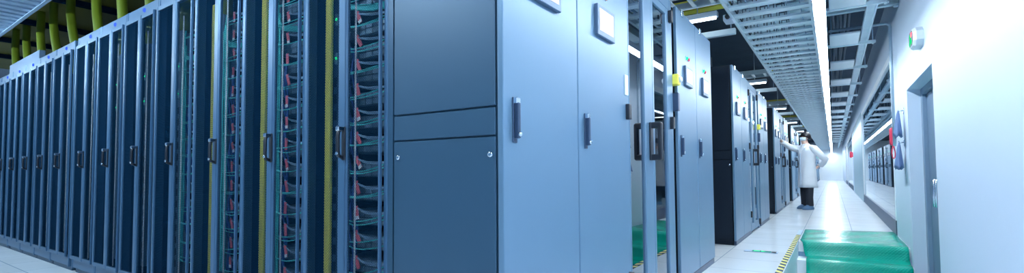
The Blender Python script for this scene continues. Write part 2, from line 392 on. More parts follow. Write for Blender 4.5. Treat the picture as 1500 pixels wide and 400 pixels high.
def make_aisle_door():
    t = thing('aisle_door', '', 'glass door', (X0, YR+1.258, 0), 'glass aisle doors')
    # local y: 0 .. 1.10
    b = MB()
    b.box(-.06, -.008, 0.0, .052, 0, 2.2, bev=.003); b.box(-.06, -.008, .935, 1.0, 0, 2.2, bev=.003)
    b.box(-.06, -.008, .052, .935, 2.115, 2.2, bev=.003)
    b.build('door_frame', M['paint'], t)
    b = MB(); b.box(-.10, -.05, 1.0, 1.108, 0, 2.2); b.build('filler_post', M['black'], t)
    for k, (y0, y1, a, c) in enumerate(((.054, .500, .012, .165), (.504, .932, .035, .090))):
        b = MB(); zb, zt = .03, 2.112
        b.box(-.042, -.006, y0, y0+a, zb, zt, bev=.003); b.box(-.042, -.006, y1-c, y1, zb, zt, bev=.003)
        b.box(-.042, -.006, y0+a, y1-c, zb, zb+.10, bev=.003); b.box(-.042, -.006, y0+a, y1-c, zt-.05, zt, bev=.003)
        dr = b.build('door', M['paint'], t)
        b = MB(); b.box(-.028, -.020, y0+a-.004, y1-c+.004, zb+.10, zt-.05); b.build('glass_pane', M['glass2'], dr)
        if k == 0:
            hy = y1-.06
            b = MB()
            for sx, x1 in ((1, -.006), (-1, -.042)):
                b.box(x1, x1+sx*.012, hy-.028, hy+.028, .975, 1.225, bev=.004)
                b.box(x1, x1+sx*.075, hy-.02, hy+.02, 1.185, 1.225, bev=.008, seg=2); b.box(x1, x1+sx*.075, hy-.02, hy+.02, .975, 1.015, bev=.008, seg=2)
                b.box(x1+sx*.052, x1+sx*.080, hy-.02, hy+.02, .980, 1.220, bev=.008, seg=2)
            b.build('pull_handle', M['black'], dr)
    for y, zs in ((.0, (.28, 1.25, 2.02)), (.925, (.10, 1.26, 2.06))):
        for z in zs:
            b = MB(); b.box(-.012, .022, y-.022, y+.022, z-.045, z+.045, bev=.006, seg=2); b.build('hinge', M['black'], t)
    b = MB(); b.box(-.02, .03, 1.01, 1.06, 1.36, 1.50, bev=.006); b.build('lock_box', M['handle'], t)
    return t

NEAR = ['nearest the camera', 'second along the corridor', 'third along the corridor, beside the person', 'fourth along the corridor, behind the person',
        'fifth along the corridor', 'sixth along the corridor']
MODN = ['nearest', 'second', 'third', 'fourth', 'fifth', 'sixth']
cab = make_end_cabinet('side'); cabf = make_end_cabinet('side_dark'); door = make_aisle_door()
cab['label'] = 'large blue-grey cabinet at the rack corner with solid side panels and two screened doors'
for k in range(10):
    y = YR + k*PER
    if k == 0:
        cabf.location = (X0, y+2.366, 0); cabf['label'] = 'two-door blue-grey cabinet just beyond the nearest double glass door'
        door['label'] = 'nearest double glass door with black pull handle, reflecting the green mat'
    else:
        side = 'dark side panel' if k < 4 else 'dark side'
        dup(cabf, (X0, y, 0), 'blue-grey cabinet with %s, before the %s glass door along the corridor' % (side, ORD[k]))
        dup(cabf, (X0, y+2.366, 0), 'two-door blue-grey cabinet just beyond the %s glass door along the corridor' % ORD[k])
        dup(door, (X0, y+1.258, 0), '%s double glass door from the near corner, between two blue-grey cabinets' % ORD[k])
# small fittings at the first glass door
t = thing('call_point', 'small yellow call point box on the post right of the nearest glass door', 'call point', (X0, 3.70, 1.60))
b = MB(); b.box(-.05, .035, -.034, .034, -.042, .042, bev=.008, seg=2); b.build('box_housing', M['yellow'], t)
b = MB(); b.lathe((.035, 0, 0), [(.024, 0), (.024, .012), (.016, .02)], 16, axis='x'); b.build('button', M['tagwhite'], t)
t = thing('call_point', 'small yellow call point box on the post right of the second glass door', 'call point', (X0, 3.70+PER, 1.60))
b = MB(); b.box(-.05, .035, -.034, .034, -.042, .042, bev=.008, seg=2); b.build('box_housing', M['yellow'], t)
b = MB(); b.lathe((.035, 0, 0), [(.024, 0), (.024, .012), (.016, .02)], 16, axis='x'); b.build('button', M['tagwhite'], t)
b = MB(); b.box(X0-.004, X0+.006, 2.632, 2.678, 1.345, 1.465, bev=.003)
tag(b.build('door_switch', M['tagwhite']), 'small white switch plate on the cabinet edge left of the nearest glass door', 'switch')

# ------------------------------------------------------------------ mesh door racks
RP = .6148
def make_rack():
    t = thing('server_rack', '', 'server rack', (-1.60, YR, 0), 'mesh door racks in the left row')
    x1 = -RP; D = 1.18
    b = MB()   # outer frame: posts, top rail, plinth
    b.box(x1, x1+.026, .0, .05, .04, 2.2, bev=.004); b.box(-.026, 0, .0, .05, .04, 2.2, bev=.004)
    b.box(x1+.026, -.026, .004, .05, 2.12, 2.2, bev=.003); b.box(x1+.026, -.026, .004, .05, .05, .13, bev=.003)
    b.build('frame', M['rack'], t)
    b = MB(); b.box(x1+.01, -.01, .03, D-.02, 0, .045); b.build('plinth', M['side'], t)
    b = MB()
    b.box(x1+.002, x1+.012, .05, D, .05, 2.195); b.box(-.012, -.002, .05, D, .05, 2.195); b.box(x1+.012, -.012, D-.012, D, .05, 2.195)
    b.box(x1+.012, -.012, .05, D-.012, .05, .062); b.box(x1+.012, -.012, .28, D-.012, 2.18, 2.195)
    b.build('enclosure', M['dark'], t)
    b = MB()
    for x in (-.565, -.075): b.box(x-.012, x+.012, .175, .20, .07, 2.17)
    b.build('mounting_rail', M['galv_d'], t)
    for k, (a, c, s0, s1) in enumerate(((x1+.028, -.265, .026, .050), (-.261, -.028, .012, .010))):
        b = MB(); z0, z1 = .135, 2.115
        b.box(a, a+s0, -.022, -.002, z0, z1, bev=.004); b.box(c-s1, c, -.022, -.002, z0, z1, bev=.004)
        b.box(a+s0, c-s1, -.020, -.002, z0, z0+.03); b.box(a+s0, c-s1, -.020, -.002, z1-.03, z1)
        dr = b.build('door', M['rack'], t)
        b = MB(); b.box(a+s0-.004, c-s1+.004, -.0125, -.0115, z0+.03, z1-.03)
        b.build('mesh_panel', M['perf'] if k == 0 else M['perf2'], dr)
        if k == 0:
            hx = -.268
            b = MB(); b.box(hx-.012, hx+.014, -.03, -.022, .965, 1.12, bev=.004)
            b.tube([(hx, -.026, .975), (hx, -.052, .985), (hx, -.056, 1.01), (hx, -.056, 1.075), (hx, -.052, 1.10), (hx, -.026, 1.11)], .009)
            b.build('handle', M['black'], dr)
            b = MB(); b.box(hx-.013, hx+.011, -.062, -.026, 1.098, 1.120, bev=.004); b.build('latch', M['chrome'], dr)
            b = MB(); b.lathe((hx, -.056, .995), [(.008, 0), (.008, -.008)], 10, axis='y'); b.build('key_lock', M['chrome'], dr)
        else:
            b = MB(); b.tube([(-.245, .022, .16), (-.245, .022, 2.0)], .0045, 6); b.build('lock_rod', M['tagwhite'], dr)
    b = MB(); b.lathe((-.265, .004, 2.16), [(.016, .002), (.016, -.006), (.009, -.010)], 12, axis='y'); b.build('indicator_light', M['led_b'], t)
    b = MB(); b.box(-.538, -.492, .060, .078, .14, 2.02, bev=.004); b.build('cable_duct', M['yellow'], t)
    return t
rack0 = make_rack()
RACKX = []
for i in range(13):
    RACKX.append(-1.60 - RP*i - (.10 if i >= 7 else 0))
def rack_label(i):
    if i == 0: return 'tall mesh-door rack directly left of the solid end panel, yellow duct inside'
    if i < 7: return '%s mesh-door rack counting left from the solid end panel' % ORD[i]
    return '%s mesh-door rack left of the dark gap in the rack row' % ORD[i-7]
rack0['label'] = rack_label(0); rack0.location = (RACKX[0], YR, 0)
rackn = None
for i in range(1, 13):
    if i < 3: dup(rack0, (RACKX[i], YR, 0), rack_label(i))
    elif rackn is None:
        rackn = dup(rack0, (RACKX[i], YR, 0), rack_label(i))
        for ch in list(rackn.children):
            if ch.name.startswith('cable_duct'): bpy.data.objects.remove(ch)
    else: dup(rackn, (RACKX[i], YR, 0), rack_label(i))
b = MB(); b.box(RACKX[7]+.003, RACKX[6]-RP-.003, YR+.07, YR+.09, 0, 2.19)  # black strip added in the rack gap to stand in for its shade
tag(b.build('gap_shade_strip', M['black']), 'added black strip standing in for shade in the gap of the mesh rack row', 'shade strip')
# the racks behind the other row ends that the gaps and the glass open on
for j, (y, n) in enumerate(((YR+PER, 3),)):
    for i in range(n):
        dup(rackn, (-1.60-RP*i, y, 0), '%s mesh-door rack behind the dark-sided cabinet of the second block' % ORD[i], 'mesh door racks of the second block')
# far row of the first block, closing the cold aisle
for i in range(3):
    c = dup(rackn, (-1.60-RP*i-RP, YR+3.616, 0), '%s mesh-door rack behind the cabinet beyond the nearest glass door' % ORD[i], 'mesh door racks across the cold aisle')
    c.rotation_euler = (0, 0, PI)

# servers, cables, tags in the racks whose doors show them
def server_proto():
    t = thing('server', '', 'server', (0, 0, 0), 'servers in the mesh door racks')
    b = MB(); b.box(-.545, -.095, .19, .80, 0, .072, bev=.002); b.build('chassis', M['server'], t)
    b = MB()
    for i in range(8):
        for j in range(2):
            x = -.53+i*.053; b.box(x, x+.047, .181, .19, .006+j*.032, .034+j*.032, bev=.002)
    b.build('drive_bay', M['server2'], t)
    b = MB(); b.box(-.565, -.545, .178, .20, .004, .070, bev=.002); b.box(-.095, -.075, .178, .20, .004, .070, bev=.002); b.build('rack_ear', M['galv_d'], t)
    b = MB(); b.box(-.128, -.118, .177, .181, .052, .060); b.box(-.128, -.118, .177, .181, .03, .038); b.build('status_light', M['led_g'], t)
    return t
NS = 14; ZS0 = .28; ZSP = .121
proto = None
def short(i): return 'the rack beside the solid panel' if i == 0 else '%s rack from the solid panel' % ORD[i]
for i in range(4):
    rx = RACKX[i]
    for j in range(NS):
        z = ZS0 + ZSP*j; k = NS-1-j
        lab = 'dark server behind mesh, %s from top in %s' % (ORD[k], short(i))
        if proto is None:
            proto = server_proto(); proto.location = (rx, YR, z); proto['label'] = lab
        else: dup(proto, (rx, YR, z), lab)
        r = random.Random(i*100+j)
        # teal patch cables: two strands swinging from the bundle up to the ports
        zz = z+.045; za = zz+r.uniform(-.012, .01)
        b = MB()
        for s in range(2):
            ze = zz+r.uniform(.035, .055)-s*.012; sag = r.uniform(-.01, .012)
            pts = []
            for q in range(11):
                u = q/10; x = -.455+u*.345
                pts.append((x, .105+.05*math.sin(u*PI)*-.5+.07*u*u, za-.02*s*.5+(ze-za)*u*u - (.022+sag)*math.sin(u*PI)))
            b.tube(pts, .0031, 6)
        tag(b.build('patch_cable', M['teal'], loc=(rx, YR, 0)), 'teal patch cables at %s server from top in %s' % (ORD[k], short(i)), 'cable', 'teal patch cables')
        b = MB(); zt = z+.088
        for s in range(2):
            pts = []
            for q in range(11):
                u = q/10; x = -.375+u*.27
                pts.append((x, .120+.055*u*u-.02*math.sin(u*PI), zt+.004*s-(.020+.012*s)*math.sin(u*PI)+.012*(1-u)-.004*u))
            b.tube(pts, .0034, 6)
        c = tag(b.build('power_cable', M['grey_cable'], loc=(rx, YR, 0)), 'red-tagged pale cable at %s server from top in %s' % (ORD[k], short(i)), 'cable', 'tagged pale cables')
        ang = r.uniform(.2, .65) if i == 0 else r.uniform(-.1, .4)
        R = Matrix.Rotation(-ang, 3, 'Y')
        b = MB(); b.box(-.012, .012, -.0015, .0015, -.062, .004, rot=None)
        if r.random() < .4: b.box(-.013, .013, -.0025, -.0016, -.062, -.045, m=1)
        for v in b.bm.verts: v.co = Vector((-.352, .112, zt+.008)) + R @ v.co
        b.build('red_tag', [M['red'], M['tagwhite']], c)
    if True:
        # vertical bundles
        b = MB()
        for s in range(5):
            xo = -.468+.010*s; yo = .105+.008*(s % 3)
            b.tube([(xo+.004*math.sin(q*1.3+s), yo, 1.84-q*.13) for q in range(13)], .0042, 6)
        for s in range(4):      # top sweep out of the sleeve
            b.tube([(-.50+.008*s, .13, 2.0), (-.495+.008*s, .12, 1.90), (-.462+.01*s, .105, 1.80), (-.40, .11, 1.735+.006*s), (-.28, .14, 1.715+.008*s), (-.15, .17, 1.72+.008*s)], .0065, 6)
        tag(b.build('cable_bundle', M['teal'], loc=(rx, YR, 0)), 'teal cable bundle hanging from the yellow sleeve inside %s' % short(i), 'cable', 'teal cable bundles')
        b = MB(); r = random.Random(i)
        for s in range(4):
            b.tube([(-.43+.014*s+.010*math.sin(q*.9+s*2), .135+.012*math.sin(q+s), 1.55-q*.055) for q in range(24)], .0055, 6)
        tag(b.build('cable_bundle', M['blue_cable'], loc=(rx, YR, 0)), 'dark blue cables dropping beside the servers inside %s' % short(i), 'cable', 'blue cable drops')

# amber lights on one server in the first rack: a small module
b = MB(); b.box(-.165, -.155, .174, .177, .0, .008); b.box(-.145, -.135, .174, .177, .0, .008)
tag(b.build('status_module', M['led_a'], loc=(RACKX[0], YR, ZS0+ZSP*10+.03)), 'pair of amber lights glowing behind the mesh nearest the solid panel', 'indicator')
# power strips with two green lamps beside the yellow ducts
ps = None
for i in range(7):
    lab = 'dark vertical power strip with two green lamps inside %s' % short(i)
    if ps is None:
        ps = thing('power_strip', lab, 'power strip', (RACKX[i], YR, 0), 'power strips in the mesh door racks')
        b = MB(); b.box(-.524, -.476, .100, .135, .18, 1.98, bev=.004)
        b.build('strip_body', M['server'], ps)
        b = MB()
        for q in range(14): b.box(-.518, -.494, .097, .100, .24+q*.085, .29+q*.085, bev=.002)
        b.build('socket', M['black'], ps)
        for z in (1.49, 1.69):
            b = MB(); b.box(-.495, -.477, .086, .1, z-.03, z+.03, bev=.002); m_ = b.build('meter', M['server2'], ps)
            b = MB(); b.lathe((-.482, .086, z), [(.008, 0), (.006, -.004)], 10, axis='y'); b.build('status_light', M['led_g'], m_)
    else: dup(ps, (RACKX[i], YR, 0), lab)

# ------------------------------------------------------------------ hoses, raceway and overhead above the rack row
for i in range(12):
    rx = RACKX[i]; r = random.Random(40+i)
    xt = rx-.50; lean = r.uniform(.34, .52) if i > 6 else r.uniform(.16, .30)
    b = MB()
    P = [(xt-lean, .17, 2.97), (xt-lean*.97, .165, 2.86), (xt-lean*.78, .15, 2.66), (xt-lean*.48, .14, 2.46), (xt-lean*.14, .132, 2.28), (xt, .13, 2.1), (xt, .13, 1.96)]
    b.tube(P, .040, 12)
    lab = 'yellow-green hose dropping into the %s' % ('rack left of the solid end panel' if i == 0 else ('%s rack from the solid end panel' % ORD[i] if i < 7 else '%s rack left of the dark gap' % ORD[i-7]))
    tag(b.build('cable_hose', M['hose'], loc=(0, YR, 0)), lab, 'hose', 'yellow hoses above the racks')
b = MB()
y0, y1 = YR+.11, YR+.9
b.box(-13, -1.0, y0, y1, 2.93, 2.945); b.box(-13, -1.0, y0-.012, y0, 2.93, 3.06); b.box(-13, -1.0, y1, y1+.012, 2.93, 3.06)
tag(b.build('fibre_raceway', M['raceway']), 'wide dull yellow trough running above the mesh-door racks', 'raceway')
b = MB(); b.tube([(-12, YR+.50, 2.50), (-1.0, YR+.50, 2.50)], .022, 10)
tag(b.build('conduit_pipe', M['pipe']), 'dark grey pipe running along the tops of the mesh-door racks', 'pipe')
for i in range(9):
    b = MB(); x = -2.2-i*1.25
    b.box(x-.02, x+.02, YR+.48, YR+.52, 2.2, 2.478, bev=.003); b.box(x-.02, x+.02, YR+.52, YR+1.05, 2.40, 2.44, bev=.003)
    tag(b.build('pipe_bracket', M['pipe']), '%s steel bracket under the dark grey pipe, counted from the solid panel end' % ORD[i], 'bracket', 'brackets under the grey pipe')
b = MB(); b.box(-8.75, -7.37, YR+.02, YR+.075, 2.205, 2.32, bev=.004)
tag(b.build('trunking', M['trunk']), 'pale blue trunking box lying on the tops of the far left racks', 'trunking')
for i in range(7):
    b = MB(); x = -3.0-i*1.4; b.box(x-.04, x+.04, YR-.05, YR+1.6, 2.86, 2.92)
    tag(b.build('ceiling_strut', M['dark']), '%s dark strut crossing under the yellow trough, counted from the solid panel' % ORD[i], 'strut', 'dark struts under the yellow trough')

def ladder(name, label, cat, x0, x1, y0, y1, z, along, pitch, rh=.10, rw=.045, mats=('galv', 'galv_d')):
    """cable ladder between two corners; rungs cross it"""
    t = thing(name, label, cat, (0, 0, z))
    for s in (0, 1):
        b = MB()
        if along == 'y':
            x = x0 if s == 0 else x1-.022; b.box(x, x+.022, y0, y1, 0, rh, bev=.003)
            xi = x-.012 if s else x+.022; b.box(xi, xi+.012, y0, y1, 0, .012); b.box(xi, xi+.012, y0, y1, rh-.012, rh)
        else:
            y = y0 if s == 0 else y1-.022; b.box(x0, x1, y, y+.022, 0, rh, bev=.003)
            yi = y-.012 if s else y+.022; b.box(x0, x1, yi, yi+.012, 0, .012); b.box(x0, x1, yi, yi+.012, rh-.012, rh)
        b.build('side_rail', M[mats[0]], t)
    b = MB()
    if along == 'y':
        n = int((y1-y0)/pitch)
        for i in range(n): y = y0+(i+.5)*pitch; b.box(x0+.022, x1-.022, y-rw/2, y+rw/2, .014, .036)
    else:
        n = int((x1-x0)/pitch)
        for i in range(n): x = x0+(i+.5)*pitch; b.box(x-rw/2, x+rw/2, y0+.022, y1-.022, .014, .036)
    b.build('rung_bed', M[mats[0]], t)
    return t
# tray over the front aisle
t = ladder('cable_ladder', 'steel cable ladder overhead in front of the mesh-door racks', 'cable tray', -12.5, -1.3, .48, 1.30, 2.62, 'x', .17, rh=.10, rw=.085, mats=('galv_d', 'galv_d'))
b = MB()
for i in range(9):
    y = .56+i*.085; b.tube([(-12.4+q*1.1, y+random.uniform(-.012, .012), 2.62+.036+.022) for q in range(11)], .021, 8)
tag(b.build('cable_bundle', M['galv_d']), 'grey-blue cables lying along the ladder over the front aisle', 'cable')
# corridor tray
t = ladder('cable_ladder', 'long steel cable ladder overhead along the corridor beside the light line', 'cable tray', -.90, -.125, 2.6, 49.5, 2.60, 'y', .335, rh=.09, rw=.12)
b = MB()
for x in (-.70, -.52, -.36, -.24): b.tube([(x, 2.6, .045), (x, 49.4, .045)], .006, 5)
b.build('support_wire', M['galv_d'], t)
b = MB()
i = 0; y = 3.0
while y < 40:
    for c, x in enumerate((-.78, -.60, -.44)):
        w = .085; yy = y+.03*c
        for xa, xb, za, zb in ((x-w/2, x-w/2+.008, .04, .17), (x+w/2-.008, x+w/2, .04, .17), (x-w/2, x+w/2, .165, .177)):
            b.box(xa, xb, yy-.012, yy+.012, za, zb)
    y += .335
b.build('cable_saddle', M['handle'], t)
t = ladder('cable_ladder', 'upper steel cable ladder stacked above the long corridor ladder', 'cable tray', -.90, -.125, 2.6, 49.5, 2.80, 'y', .30, rh=.09, rw=.22)
for gi, xs in enumerate(((-.40, -.36, -.32, -.28, -.24, -.20, -.165), (-.80, -.76, -.68, -.62))):
    b = MB()
    for x in xs: b.tube([(x+random.uniform(-.008, .008), 2.7+q*1.95, 2.80+.036+.019) for q in range(25)], .019, 6)
    tag(b.build('cable_bundle', M['grey_cable'] if gi == 0 else M['galv_d']), ('pale blue cables lying on the upper corridor ladder near the light line' if gi == 0 else 'grey cables lying on the upper corridor ladder near the cabinets'), 'cable')

# ------------------------------------------------------------------ line of light along the corridor
LL = 2.35; y = -1.5; i = 0
lamp0 = None
while y < 49.0:
    lab = ('%s lamp of the long corridor light line, counted from the near end' % ORD[i]) if i < 20 else '%s lamp of the long corridor light line, counted from the far end' % ORD[21-i]
    if lamp0 is None:
        t = lamp0 = thing('linear_light', lab, 'lamp', (-.062, y, 2.345), 'linear lamps of the corridor')
        b = MB(); b.box(-.05, .05, 0, LL-.006, .004, .07, bev=.006, seg=2); b.build('lamp_housing', M['housing'], t)
        b = MB(); b.box(-.042, .042, .004, LL-.01, -.008, .006, bev=.005, seg=2); b.build('lamp_diffuser', M['lamp'], t)
        b = MB()
        for yy in (.4, LL-.4): b.tube([(0, yy, .07), (0, yy, .95)], .006, 6); b.box(-.02, .02, yy-.02, yy+.02, .065, .085)
        b.build('hanging_rod', M['galv'], t)
    else: dup(lamp0, (-.062, y, 2.345), lab)
    y += LL; i += 1

# ------------------------------------------------------------------ strut lattice right of the light line
t = thing('channel_rail', 'long steel channel rail overhead between the light line and the glazed wall', 'rail', (.40, 0, 2.66))
b = MB(); b.box(-.048, -.036, 2.4, 49, 0, .06, bev=.002); b.box(.036, .048, 2.4, 49, 0, .06, bev=.002); b.box(-.036, .036, 2.4, 49, .048, .06); b.build('channel', M['galv'], t)
ys = [2.4+1.85*i for i in range(19)]
sb = None
for i, y in enumerate(ys):
    lab = '%s steel cross bracket with white plate right of the light line' % ORD[i]
    if sb is None:
        sb = thing('cross_bracket', lab, 'bracket', (0, y, 2.60), 'cross brackets right of the light line')
        b = MB(); b.box(-.03, .52, -.02, .02, 0, .04, bev=.003); b.build('strut', M['galv'], sb)
        b = MB(); b.box(.01, .33, -.66, -.022, .012, .036, bev=.004); b.build('white_plate', M['white'], sb)
        b = MB(); b.tube([(.49, 0, .04), (.49, 0, .699)], .007, 6); b.build('threaded_rod', M['galv_d'], sb)
        b = MB(); b.tube([(.03, 0, .04), (.03, 0, .699)], .007, 6); b.build('threaded_rod', M['galv_d'], sb)
        b = MB(); b.lathe((.49, 0, -.012), [(.012, 0), (.012, .012)], 8); b.build('nut', M['galv'], sb)
    else: dup(sb, (0, y, 2.60), lab)
b = MB()
for k in range(6):
    r = random.Random(k)
    b.tube([(.03+.04*k+r.uniform(-.02, .02), 3+q*1.2, 3.02+r.uniform(-.05, .10)) for q in range(38)], .018, 6)
tag(b.build('cable_bundle', M['pipe']), 'loose dark cables above the cross brackets right of the light line', 'cable')
b = MB(); b.box(-.02, XW-.003, 7.16, 7.24, 2.86, 2.94, bev=.004); b.lathe((XW-.02, 7.20, 2.86), [(.03, -.02), (.03, .12)], 12)
tag(b.build('strut_beam', M['galv']), 'thick steel beam from the light line to the wall above the conduit', 'beam')
b = MB()
P = [(0.0, 7.72, 2.78), (.60, 7.72, 2.78)] + [(.60+.055*math.sin(a), 7.72, 2.725+.055*math.cos(a)) for a in (.4, .8, 1.2, PI/2)] + [(.655, 7.72, 2.3), (.655, 7.72, 1.2)]
b.tube(P, .017, 10)
tag(b.build('conduit_pipe', M['conduit']), 'thin grey conduit bending from the ceiling down the wall beside the phone', 'pipe')

# ------------------------------------------------------------------ things above the hot aisles
lampP = beamP = None
for k in range(5):
    y = YR+3.61+k*PER
    labs = ORD[k]
    if lampP is None:
        lampP = thing('aisle_light', '', 'lamp', (-1.66, y+.74, 2.66), 'linear lamps across the aisles')
        b = MB(); b.box(-.62, .62, -.05, .05, .0, .06, bev=.008, seg=2); b.build('lamp_housing', M['housing'], lampP)
        b = MB(); b.tube([(-.58, 0, -.012), (.60, 0, -.012)], .017, 10); b.build('lamp_tube', M['lampgap'], lampP)
        b = MB(); b.tube([(-.4, 0, .06), (-.4, 0, .635)], .006, 6); b.build('hanging_rod', M['galv'], lampP)
        b = MB(); b.tube([(.4, 0, .06), (.4, 0, .635)], .006, 6); b.build('hanging_rod', M['galv'], lampP)
        c = lampP
        beamP = thing('strut_beam', '', 'beam', (-.95, y+1.02, 2.50), 'strut beams across the aisles')
        b = MB(); b.box(-2.4, .05, -.03, .03, 0, .07, bev=.004); b.build('beam', M['galv'], beamP)
        b = MB(); b.tube([(0, 0, .07), (0, 0, .799)], .007, 6); b.build('threaded_rod', M['galv_d'], beamP)
        b = MB(); b.tube([(-1.2, 0, .07), (-1.2, 0, .799)], .007, 6); b.build('threaded_rod', M['galv_d'], beamP)
        d2 = beamP
        ct = thing('cross_tray', '', 'cable tray', (-.95, y+.10, 2.72), 'cross trays over the aisles')
        b = MB(); b.box(-2.4, .03, 0, .02, 0, .08); b.box(-2.4, .03, .38, .40, 0, .08); b.build('side_rail', M['galv'], ct)
        b = MB()
        for q in range(12): b.box(-2.3+q*.2, -2.26+q*.2, .02, .38, .01, .03)
        b.build('rung_bed', M['galv'], ct)
        rw = thing('raceway_box', '', 'raceway', (-.95, y+.80, 2.80), 'yellow raceways over the aisles')
        b = MB(); b.box(-2.4, .02, 0, .14, 0, .13, bev=.006); b.build('trough', M['yellow'], rw)
    else:
        c = dup(lampP, (-1.66, y+.74, 2.66), ''); d2 = dup(beamP, (-.95, y+1.02, 2.50), '')
        dup(ct, (-.95, y+.10, 2.72), 'steel cross tray above the %s cross aisle along the corridor' % labs); dup(rw, (-.95, y+.80, 2.80), 'yellow trough above the %s cross aisle along the corridor' % labs)
    c['label'] = 'lit tube lamp hanging above the %s cross aisle along the corridor' % labs
    d2['label'] = 'pale steel strut beam across the %s cross aisle along the corridor' % labs
ct['label'] = 'steel cross tray above the first cross aisle along the corridor'; rw['label'] = 'yellow trough above the first cross aisle along the corridor'
t = thing('ceiling_camera', 'small grey security camera hanging right of the first cross aisle lamp', 'camera', (-.93, 5.80, 2.62))
b = MB(); b.box(-.05, .05, -.09, .09, -.04, .035, bev=.012, seg=2); b.build('camera_body', M['housing'], t)
b = MB(); b.lathe((0, -.09, 0), [(.026, 0), (.026, -.025), (.018, -.028)], 14, axis='y'); b.build('lens', M['black'], t)
b = MB(); b.tube([(0, .03, .03), (0, .05, .12), (0, .05, .678)], .012, 8); b.build('mounting_arm', M['galv_d'], t)
# lamps of the front aisle and of the side room
for k in range(4):
    c = dup(lampP, (-2.6-k*2.6, .12, 2.50), '%s tube lamp above the front aisle, counted from the solid end panel' % ORD[k], 'linear lamps of the front aisle')
    for ch in list(c.children):
        if ch.name.startswith('hanging_rod'): ch.scale = (1, 1, 1.25); ch.location = (0, 0, -.02)
        if ch.name.startswith('lamp_tube'): ch.data = ch.data.copy(); ch.data.materials[0] = M['lampx']

# ------------------------------------------------------------------ wall fittings
t = thing('exit_light', 'small white wall box with glowing green figure and red mark above the doorway', 'warning light', (XW, 5.66, 2.10)); t.scale = (.72, 1.15, .80)
b = MB()
oc = [(-.045, -.105), (.045, -.105), (.075, -.05), (.075, .05), (.045, .105), (-.045, .105), (-.075, .05), (-.075, -.05)]
rings = [[(x, y*1.9, z) for y, z in oc] for x in (-.0, -.07)] + [[(-.10, y*1.5, z*.86) for y, z in oc]]
b.loft(rings, smooth=False); b.build('box_housing', M['white'], t)
b = MB(); b.loft([[(x, y*1.35, z*.78) for y, z in oc] for x in (-.099, -.104)], smooth=False); b.build('front_panel', M['handle'], t)
b = MB()
b.lathe((-.104, .03, .042), [(.022, 0), (.022, -.004)], 12, axis='x')                # figure: head, trunk, limbs
b.box(-.108, -.104, -.035, .045, -.035, .022, rot=Matrix.Rotation(.5, 3, 'X')); b.box(-.108, -.104, .02, .06, -.07, -.02, rot=Matrix.Rotation(-.5, 3, 'X')); b.box(-.108, -.104, -.065, -.02, -.065, -.02, rot=Matrix.Rotation(.6, 3, 'X'))
b.build('green_figure', M['figure'], t)
b = MB(); b.box(-.108, -.104, -.075, -.02, .018, .06); b.build('red_mark', M['led_r'], t)
# phone
t = thing('telephone_handset', 'red telephone handset with cord loop hanging by the near window edge', 'telephone', (XW, 7.98, 0))
b = MB()
P = [(-.030, 0, 1.22), (-.046, 0, 1.24), (-.052, 0, 1.30), (-.052, 0, 1.37), (-.046, 0, 1.425), (-.030, 0, 1.445)]
b.tube(P, [.020, .029, .021, .021, .029, .022], 12); b.build('handset', M['redphone'], t)
b = MB(); b.box(-.030, -.001, -.03, .03, 1.27, 1.40, bev=.006, seg=2); b.build('wall_cradle', M['white'], t)
b = MB(); pts = [(-.035, 0, 1.225)] + [(-.036+.022*math.sin(2*PI*q/16), .06*math.sin(2*PI*q/16), 1.115+.07*math.cos(2*PI*q/16)) for q in range(2, 15)] + [(-.033, 0, 1.225)]
b.tube(pts, .0065, 8); b.build('cord', M['redphone'], t)
# garments on hooks
def garment(y, ztop, zbot, label, wid, seed):
    t = thing('hanging_garment', label, 'garment', (XW, y, 0), 'garments on the wall hooks')
    b = MB(); b.box(-.008, 0, -.02, .02, ztop-.03, ztop+.05, bev=.003); b.tube([(-.006, 0, ztop+.02), (-.045, 0, ztop+.01), (-.055, 0, ztop+.035)], .006, 6); b.build('hook', M['chrome'], t)
    b = MB(); r = random.Random(seed); rings = []
    for q in range(9):
        u = q/8; z = ztop+.015-(ztop-zbot)*u; w = .018+wid*u**.8; dpt = .016+.055*u**.7
        ring = []
        for k in range(24):
            a = 2*PI*k/24; f = 1+.22*u*math.sin(5*a+seed)+.1*u*math.sin(9*a)
            ring.append((-.052-.012*u-dpt*.5*(math.cos(a)*f), w*math.sin(a)*f, z+.02*u*math.sin(3*a+seed)))
        rings.append(ring)
    b.loft(rings); b.build('cloth', M['cloth'], t)
garment(7.12, 1.57, 1.27, 'upper blue-grey garment hanging on a hook between window and doorway', .13, 1)
garment(7.15, 1.20, .90, 'lower blue-grey garment hanging on a hook between window and doorway', .14, 2)
t = thing('telephone_handset', 'far red telephone on the wall beyond the first window', 'telephone', (XW, 24.2, 0))
b = MB(); b.tube([(-.055, 0, 1.40), (-.08, 0, 1.43), (-.08, 0, 1.60), (-.055, 0, 1.64)], [.03, .04, .03, .035], 10); b.build('handset', M['redphone'], t)
b = MB(); b.box(-.045, -.001, -.045, .045, 1.42, 1.62, bev=.006); b.build('wall_cradle', M['redphone'], t)

